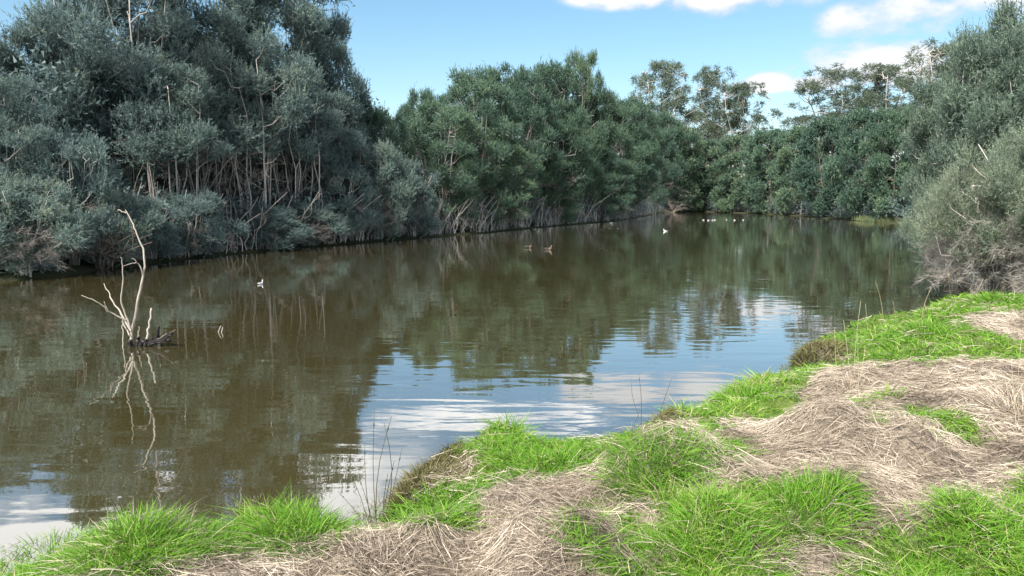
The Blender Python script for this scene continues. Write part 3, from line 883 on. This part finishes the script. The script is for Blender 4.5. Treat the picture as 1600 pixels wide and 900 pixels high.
def tussock(px, py, rad, hgt, n, label, mat='grass', dry=0.0, spread=.9, name='grass_tussock', group='grass tussocks on the near bank', cat='tussock', w=.0062, seed=0, tmean=.45, at=None):
    rng = np.random.default_rng(900 + seed)
    g = ground(px, py) if at is None else np.array([at[0], at[1], max(float(height(np.array([at[0]]), np.array([at[1]]))[0]), 0)])
    o = empty(name, g, label, cat, group)
    mb = MB()
    a = rng.random(n) * 2 * np.pi; rr = rad * np.sqrt(rng.random(n))
    P = np.stack([np.cos(a) * rr, np.sin(a) * rr, np.zeros(n)], -1)
    P[:, 2] = height(g[0] + P[:, 0], g[1] + P[:, 1]) - g[2] - .02
    P[:, 2] = np.maximum(P[:, 2], -g[2] - .05)
    k = rr / rad
    D = np.stack([np.cos(a) * k * spread, np.sin(a) * k * spread, np.ones(n)], -1) + rng.normal(size=(n, 3)) * np.array([.38, .38, .14])
    L = hgt * rng.uniform(.5, 1.25, n) * (1.1 - .35 * k)
    bend = np.concatenate([D[:, :2] * .3 + rng.normal(size=(n, 2)) * .18, -np.abs(rng.normal(.20, .2, n))[:, None] * (.4 + k[:, None])], 1)
    far = max(1., (np.hypot(g[0], g[1]) / 4.5) ** .8)
    add_blades(mb, P, D, L, w * rng.uniform(.6, 1.1, n) * far, bend, rng, np.clip(rng.normal(tmean, .24, n), 0, 1), 4)
    mb.build('blades', M[mat], o)
    if dry:
        m2 = MB(); m = int(n * dry)
        a = rng.random(m) * 2 * np.pi; rr = rad * np.sqrt(rng.random(m))
        P = np.stack([np.cos(a) * rr, np.sin(a) * rr, np.zeros(m)], -1); P[:, 2] = height(g[0] + P[:, 0], g[1] + P[:, 1]) - g[2]
        D = np.stack([np.cos(a), np.sin(a), np.full(m, .9)], -1) + rng.normal(size=(m, 3)) * .4
        bend = np.concatenate([D[:, :2] * .5, -np.abs(rng.normal(.8, .3, m))[:, None]], 1)
        add_blades(m2, P, D, hgt * rng.uniform(.6, 1.3, m), w * .8 * far, bend, rng, np.clip(rng.normal(.6, .2, m), 0, 1), 4)
        m2.build('dry_blades', M['straw'], o)
    return o


TUS = [(215, 845, .34, .28, 1500, 'largest grass tussock at lower left with pale dry blades arching over it', .25),
       (330, 850, .24, .20, 900, 'green tussock between the largest lower left one and the dry tuft', .05),
       (90, 870, .34, .24, 1000, 'low green tussock in the lower left corner', .0),
       (480, 830, .28, .26, 1400, 'bright green tussock left of the tall dark reeds', .05),
       (1010, 745, .20, .30, 1000, 'upright green tussock beside the grey straw mound', .03),
       (1065, 705, .16, .24, 700, 'green tussock on top of the grey straw mound', .0),
       (870, 735, .26, .20, 900, 'green tussock on the shore strip above the straw', .0),
       (1125, 708, .10, .16, 350, 'small green tussock right of the grey straw mound', .0),
       (1165, 625, .28, .24, 800, 'green tussock on the middle grassy point', .04),
       (1120, 860, .30, .26, 1300, 'green tussock at bottom of the picture right of centre', .04),
       (1235, 815, .30, .30, 1500, 'tall green tussock in front of the straw mound', .03),
       (1050, 885, .22, .20, 800, 'short green tussock at the bottom edge', .05),
       (1450, 885, .28, .20, 1000, 'green tussock at the bottom right', .03),
       (1570, 850, .30, .20, 1000, 'green tussock in the lower right corner', .03),
       (1450, 520, .40, .26, 700, 'green tussock on the right hand grassy point', .10),
       (1560, 470, .45, .35, 700, 'long grass tussock at the foot of the grey bush', .15)]
for i, (px, py, rad, h, n, lab, dry) in enumerate(TUS):
    tussock(px, py, rad * 1.05, h * .68, int(n * 1.5), lab, dry=dry, seed=i)
G_OL = 'olive turf clumps overhanging the water'
for i, (px, py, rad, h, n, lab) in enumerate([
        (650, 745, .46, .12, 5200, 'olive brown clump overhanging the water beside the tall reeds'),
        (1005, 655, .30, .11, 2200, 'olive brown clump at the shore below the middle point'),
        (1275, 545, .42, .13, 2400, 'olive brown clump at the tip of the right hand point'),
        (700, 715, .30, .10, 2600, 'olive clump behind the one by the reeds'),
        (395, 800, .20, .12, 700, 'yellowish low clump between the two lower left tussocks')]):
    tussock(px, py, rad, h, n, lab, 'olive', name='turf_clump', group=G_OL, cat='turf clump', seed=40 + i, w=.007, at=OLIVE[(0, 1, 2, 3)[i]][0] if i < 4 else None)
G_DT = 'dry grass tufts'
for i, (px, py, rad, h, n, lab, dd) in enumerate([
        (592, 885, .18, .15, 900, 'pale dry tuft at the foot of the tall dark reeds', 1.0),
        (1592, 650, .20, .26, 500, 'pale dry tuft at the right edge of the picture', .8),
        (1525, 455, .35, .55, 500, 'tall dry tuft at the foot of the grey bush', .8),
        (1590, 445, .40, .6, 500, 'tall dry tuft at the right edge under the grey bush', .8),
        (1335, 600, .14, .10, 260, 'dry tuft holding the thin pale stalks', .8)]):
    tussock(px, py, rad, h, n, lab, 'straw', name='dry_tuft', group=G_DT, cat='dry tuft', seed=60 + i, spread=.8, tmean=.6)


# reeds: each stand is a thing, each stalk a part
def reeds(px, py, stalks, label, tint, seed, name='reed_stand'):
    rng = np.random.default_rng(1500 + seed)
    g = ground(px, py); d = g[1]
    o = empty(name, g, label, 'reeds', 'stands of tall thin reeds')
    for bx, by, tx, ty, w in stalks:
        w *= 1.05
        dd = d + rng.normal() * .06
        b = at_y(bx, by, dd) - g; t = at_y(tx, ty, dd + rng.normal() * .1) - g
        b[2] = min(b[2], 0.0)
        m = MB(); p = np.linspace(b, t, 6); bow = np.cross(t - b, [0, 1, 0]) * rng.normal() * .03
        p += np.sin(np.linspace(0, np.pi, 6))[:, None] * bow
        m.tube(p, np.linspace(w, w * .45, 6), 5, tint + rng.normal() * .08)
        if rng.random() < .5:
            q = p[4] + (p[5] - p[4]) * .3
            m.tube(np.array([q, q + (p[5] - p[4]) * .12, q + (p[5] - p[4]) * .25]), [w * .6, w * 1.7, w * .5], 5, tint)
        m.build('stalk', M['reed'], o, True)


reeds(590, 835, [(588, 830, 612, 650, .004), (592, 830, 600, 660, .0035), (583, 830, 570, 690, .003), (596, 835, 628, 700, .003), (586, 832, 560, 745, .003),
                 (580, 832, 545, 735, .003), (594, 830, 616, 720, .0035), (578, 830, 530, 770, .003), (598, 830, 606, 740, .004), (590, 830, 585, 640, .003)],
      'tall dark reeds rising from the pale dry tuft over the sky reflection', .15, 0)
reeds(1332, 610, [(1330, 612, 1318, 500, .003), (1334, 612, 1345, 470, .003), (1338, 612, 1352, 540, .003), (1328, 612, 1308, 545, .003), (1342, 612, 1340, 520, .003), (1312, 640, 1304, 515, .003)],
      'thin pale stalks standing on the straw right of the middle point', .9, 1)
reeds(1000, 650, [(998, 650, 986, 590, .004), (1002, 650, 998, 585, .004), (1030, 625, 1050, 590, .004)], 'few short dark stalks on the shore below the middle point', .3, 2)
reeds(250, 800, [(240, 800, 308, 672, .0035), (190, 800, 160, 760, .003), (165, 870, 140, 800, .003), (215, 820, 255, 735, .003)], 'dark reed stalks leaning out of the largest lower left tussock', .2, 3)
reeds(1440, 500, [(1380, 500, 1368, 440, .005), (1440, 500, 1455, 450, .005), (1400, 505, 1395, 470, .004), (1500, 480, 1482, 420, .005), (1355, 520, 1352, 475, .004)],
      'scattered pale stalks on the right hand grassy point', .8, 4)
reeds(1590, 660, [(1588, 660, 1580, 560, .003), (1592, 660, 1596, 530, .003), (1580, 660, 1566, 590, .003), (1598, 660, 1612, 560, .003)], 'thin pale stalks in the dry tuft at the right edge', .9, 5)


# ------------------------------------------------------------------ dead branches standing in the water
def snag():
    D0 = at_z(210, 541)[1]
    rng = np.random.default_rng(5)

    def P(u, v, dy=0.): return at_y(100 + u / 3.6, 310 + v / 3.6, D0 + dy)
    base = P(370, 830)
    o = empty('dead_tree', base, 'bare bleached dead tree standing in the water at left', 'dead tree')

    def limb(name, pts, r0, r1, mat='deadwood', dy0=0., dy1=0., parent=o, tint=.6, off=base):
        n = len(pts)
        q = np.array([P(u, v, dy0 + (dy1 - dy0) * i / (n - 1)) for i, (u, v) in enumerate(pts)]) - off
        # finer path with small knots
        t = np.linspace(0, n - 1, n * 3); qq = np.stack([np.interp(t, np.arange(n), q[:, k]) for k in range(3)], -1)
        qq[1:-1] += rng.normal(size=(len(qq) - 2, 3)) * .006
        rad = np.linspace(r0, r1, len(qq)) * (.72 if mat == 'deadwood' else 1) * (1 + rng.normal(size=len(qq)) * .07)
        m = MB(); m.tube(qq, rad, 8, tint); return m.build(name, M[mat], parent, True)
    t = limb('trunk', [(370, 850), (373, 800), (385, 740), (410, 600), (440, 480), (455, 380), (450, 300), (420, 230), (400, 170), (375, 110), (345, 65)], .034, .009, dy1=.3)
    limb('twig', [(352, 82), (330, 76), (303, 66)], .012, .010, dy0=.3, dy1=.28, parent=t)
    limb('branch', [(447, 440), (432, 385), (410, 358), (380, 338)], .015, .006, dy0=.14, dy1=.0)
    limb('branch', [(405, 362), (372, 368), (335, 380)], .009, .005, dy0=.03, dy1=-.1)
    limb('branch', [(378, 735), (345, 650), (322, 590), (330, 480), (330, 360), (318, 330)], .022, .007, dy0=0, dy1=-.25)
    limb('branch', [(376, 745), (330, 660), (290, 600), (250, 530), (225, 478)], .022, .008, dy0=.02, dy1=.35)
    limb('branch', [(350, 682), (290, 655), (245, 630), (210, 595), (160, 570), (97, 545)], .016, .007, dy0=.05, dy1=-.3)
    limb('branch', [(248, 632), (235, 605), (225, 580)], .009, .005, dy0=-.1, dy1=-.15)
    limb('branch', [(368, 770), (340, 715), (325, 665)], .016, .008, dy0=0, dy1=.12)
    limb('branch', [(330, 835), (333, 760), (326, 690)], .013, .008, dy0=-.05, dy1=-.02)
    limb('wet_foot', [(369, 860), (371, 822), (374, 800)], .046, .038, 'wetwood')
    pb = P(460, 815)
    p = empty('broken_post', pb, 'pale broken branch stub upright right of the dead tree', 'branch stub')
    limb('shaft', [(462, 800), (480, 720), (492, 618)], .026, .020, parent=p, off=pb)
    limb('wet_foot', [(455, 850), (458, 815), (464, 790)], .033, .027, 'wetwood', parent=p, off=pb)
    sb = P(413, 820)
    p = empty('broken_post', sb, 'short dark stub between the dead tree and the pale stub', 'branch stub')
    limb('shaft', [(413, 800), (419, 755), (423, 720)], .026, .010, parent=p, off=sb, tint=.2)
    limb('wet_foot', [(412, 850), (412, 815), (415, 780)], .036, .030, 'wetwood', parent=p, off=sb)
    lb = P(545, 815)
    p = empty('driftwood_log', lb, 'black wet log with a split pale end lying right of the stubs', 'log')
    limb('log', [(425, 835), (480, 815), (540, 800), (590, 770), (610, 755)], .05, .030, 'wetwood', parent=p, off=lb, dy0=.05, dy1=-.1)
    limb('splinter', [(520, 800), (560, 775), (600, 752), (628, 740)], .022, .008, 'deadwood', parent=p, off=lb, tint=.1, dy0=-.02)
    limb('root', [(495, 805), (520, 780), (560, 790), (600, 800)], .045, .03, 'wetwood', parent=p, off=lb, dy0=.1, dy1=.1)
    limb('root', [(520, 800), (528, 760), (532, 715)], .034, .016, 'wetwood', parent=p, off=lb, dy0=.05, dy1=.05)
    limb('root', [(430, 830), (440, 800), (470, 815)], .04, .03, 'wetwood', parent=p, off=lb)
    fb = at_z(343, 519)
    p = empty('floating_stick', fb, 'small forked stick poking out of the water right of the log', 'stick')
    for pts in ([(340, 522), (343, 514), (345, 509)], [(345, 522), (347, 516), (348, 511)]):
        q = np.array([at_y(a, b, fb[1]) for a, b in pts]) - fb
        m = MB(); m.tube(q, [.012, .009, .006], 5, .6); m.build('prong', M['deadwood'], p, True)


snag()


def fallen_branch(px, py, d, label, seed, size):
    rng = np.random.default_rng(seed)
    b = at_y(px, py, d); b[2] = .1
    o = empty('fallen_branch', b, label, 'branch', 'bare branches leaning over the far water')
    ends = []
    for k in range(7):
        a = rng.uniform(-1.2, 1.2)
        tp = np.array([math.sin(a) * size, rng.normal() * .2 * size, math.cos(a) * size * .75 * rng.uniform(.5, 1)])
        m = MB(); p = stem_path(rng, np.array([0, 0, -.2]), tp, .04 * size, 6)
        m.tube(p, np.linspace(.035, .008, 6) * size / 2, 5, rng.uniform(.4, .9))
        for j in range(5):
            q = p[2 + j % 3]; e = q + unit(tp + rng.normal(size=3) * size * .6) * size * .35
            m.tube(np.array([q, (q + e) / 2 + rng.normal(size=3) * .04, e]), np.array([.014, .01, .005]) * size / 2, 4, rng.uniform(.4, .9))
        m.build('branch', M['bark_dark'], o, True)


fallen_branch(1052, 330, bank_d(1050) - 1.5, 'pale bare branch fanning over the water at the left corner of the far end', 21, 3.0)
fallen_branch(160, 415, bank_d(150) + .2, 'tangle of bare grey branches on the left bank behind the dead tree', 22, 2.6)
fallen_branch(985, 345, bank_d(985) - .3, 'small arched branch dipping in the water below the sloping trees', 23, 1.6)


# ------------------------------------------------------------------ birds: one lofted body each
def bird_mat(name, cols, ring_bounds): ...


BM = {k: ramp_mat(k, [(0, c), (1, c)], .6) for k, c in
      {'feather_brown': (.030, .025, .020), 'feather_dark': (.012, .010, .010), 'feather_white': (.42, .42, .42), 'feather_grey': (.32, .32, .33),
       'feather_buff': (.10, .07, .05), 'bill_orange': (.45, .14, .03)}.items()}


def bird(px, py, length, heading, label, group, cols, name='duck', neck=1.0):
    """cols: body, breast, head, bill; loft along the spine from tail to bill"""
    g = at_z(px, py)
    o_rings = [(-.50, .16, .010, .006), (-.42, .15, .06, .025), (-.28, .11, .14, .09), (-.08, .08, .18, .14), (.10, .08, .175, .15), (.22, .10, .13, .14),
               (.29, .17 * neck, .075, .085), (.32, .27 * neck, .055, .060), (.335, .36 * neck, .058, .062), (.36, .415 * neck, .066, .066), (.405, .425 * neck, .058, .055),
               (.44, .412 * neck, .034, .028), (.49, .40 * neck, .028, .012), (.545, .393 * neck, .018, .006)]
    sides = 10; v = []
    pts = np.array([(r[0], r[1]) for r in o_rings]); tan = np.gradient(pts, axis=0); tan /= np.linalg.norm(tan, axis=1, keepdims=True)
    for (x, z, w, h), t in zip(o_rings, tan):
        for j in range(sides):
            a = 2 * math.pi * j / sides
            up = math.sin(a) * h
            v.append((x - t[1] * up, math.cos(a) * w, z + t[0] * up))
    v = np.array(v) * length
    f = []; mi = []
    n = len(o_rings)
    for i in range(n - 1):
        for j in range(sides):
            k = (j + 1) % sides
            f.append((i * sides + j, (i + 1) * sides + j, (i + 1) * sides + k, i * sides + k))
            mi.append(0 if i < 4 else 1 if i < 7 else 2 if i < 10 else 3)
    f.append(tuple(range(sides))); mi.append(0)
    f.append(tuple((n - 1) * sides + j for j in reversed(range(sides)))); mi.append(3)
    me = bpy.data.meshes.new('body'); me.from_pydata([tuple(p) for p in v], [], f)
    for c in cols: me.materials.append(BM[c])
    me.polygons.foreach_set('material_index', mi); me.polygons.foreach_set('use_smooth', [True] * len(f)); me.update()
    o = empty(name, g, label, 'bird', group, heading)
    link(bpy.data.objects.new('body', me), o)
    for s in (-1, 1):       # folded wings lie along the flanks
        m = MB(); ring = [(-.46, .165, .02, .012), (-.3, .155, .05, .05), (-.1, .14, .055, .075), (.1, .13, .045, .07), (.2, .13, .012, .02)]
        vv = []
        for x, z, w, h in ring:
            yy = s * (.155 - abs(x + .05) * .22)
            vv += [(x, yy + math.cos(2 * math.pi * j / 6) * w * .6, z + math.sin(2 * math.pi * j / 6) * h) for j in range(6)]
        q = [(i * 6 + j, i * 6 + (j + 1) % 6, (i + 1) * 6 + (j + 1) % 6, (i + 1) * 6 + j) for i in range(4) for j in range(6)]
        m.add(np.array(vv) * length, q, None, .5); m.build('wing', BM[cols[4]], o, True)
    return o


G_DK = 'ducks on the open water'
bird(825, 387.5, .46, R(10), 'dark brown duck on the water, left of the pair below centre', G_DK, ['feather_dark', 'feather_buff', 'feather_dark', 'feather_dark', 'feather_brown'])
bird(856, 390.5, .46, R(-5), 'buff duck on the water, right of the pair below centre', G_DK, ['feather_brown', 'feather_buff', 'feather_buff', 'feather_dark', 'feather_dark'])
bird(1040, 361.5, .40, R(170), 'pale grey duck alone on the water before the far left corner', G_DK, ['feather_grey', 'feather_white', 'feather_grey', 'feather_dark', 'feather_brown'])
bird(407, 444, .21, R(60), 'small white bird on dark water in front of the left grove', None, ['feather_white', 'feather_white', 'feather_white', 'bill_orange', 'feather_grey'], 'white_bird', 1.2)
for px, py, h, lab in [(1099, 344, 0, 'leftmost white bird of the small flock near the far shore'), (1107, 344.5, 170, 'white bird just right of the leftmost one of the far flock'),
                       (1113, 344.3, 20, 'white bird in the tight left cluster of the far flock, third from left'), (1117, 344, 180, 'white bird closing the tight left cluster of the far flock'),
                       (1135, 343.5, 40, 'white bird alone in the middle of the far flock'), (1148, 344.2, 170, 'white bird second from right of the far flock'),
                       (1161, 344, 10, 'rightmost white bird of the far flock')]:
    bird(px, py, .24, R(h), lab, 'white birds floating near the far shore',
         ['feather_white', 'feather_white', 'feather_white', 'bill_orange', 'feather_grey'], 'white_bird')


def far_grass():
    rng = np.random.default_rng(93)
    c = np.array([at_z(p, 346)[:2] for p in (1340, 1375, 1410, 1430)])
    n = 9000; i = rng.integers(0, 4, n)
    x = c[i, 0] + rng.normal(0, 1.6, n); y = c[i, 1] + rng.normal(0, 1.5, n)
    k = shore_dist(x, y) > 0; x, y = x[k], y[k]; n = len(x)
    mb = MB(); D = np.array([0, 0, 1.0]) + rng.normal(size=(n, 3)) * .3
    add_blades(mb, np.stack([x, y, height(x, y)], -1), D, rng.uniform(.25, .6, n), .04, rng.normal(size=(n, 3)) * .15, rng, np.clip(rng.normal(.6, .25, n), 0, 1), 2)
    tag(mb.build('shore_grass', M['shore_grass']), 'pale green grass on the far shore beside the dark trees', 'grass', kind='stuff')


far_grass()


def floating_bits():
    """fallen leaves and bits of bark lying on the water"""
    rng = np.random.default_rng(94)
    n = 110; px = rng.uniform(880, 1330, n); py = 339 + 22 * rng.random(n)
    P = np.array([at_z(a, b)[:2] for a, b in zip(px, py)])
    k = (shore_dist(P[:, 0], P[:, 1]) < -.2) & (P[:, 1] < 110); P = P[k]; n = len(P)
    mb = MB(); a = rng.random(n) * 6.28; L = rng.uniform(.015, .06, n); d = np.stack([np.cos(a), np.sin(a), a * 0], -1); q = np.stack([-np.sin(a), np.cos(a), a * 0], -1)
    c = np.concatenate([P, np.full((n, 1), .004)], 1); up = np.array([0, 0, 1.0]) * rng.uniform(.002, .012, n)[:, None]
    v = np.stack([c - d * L[:, None], c + q * L[:, None] * .3 + up, c + d * L[:, None] + up, c - q * L[:, None] * .3], 1).reshape(-1, 3)
    i = np.arange(n)[:, None] * 4
    mb.add(v, np.hstack([i, i + 3, i + 2, i + 1]), t4=rng.random(n))
    tag(mb.build('floating_leaves', M['straw']), 'scattered leaves and bark bits floating on the pond', 'floating leaves', kind='stuff')


floating_bits()
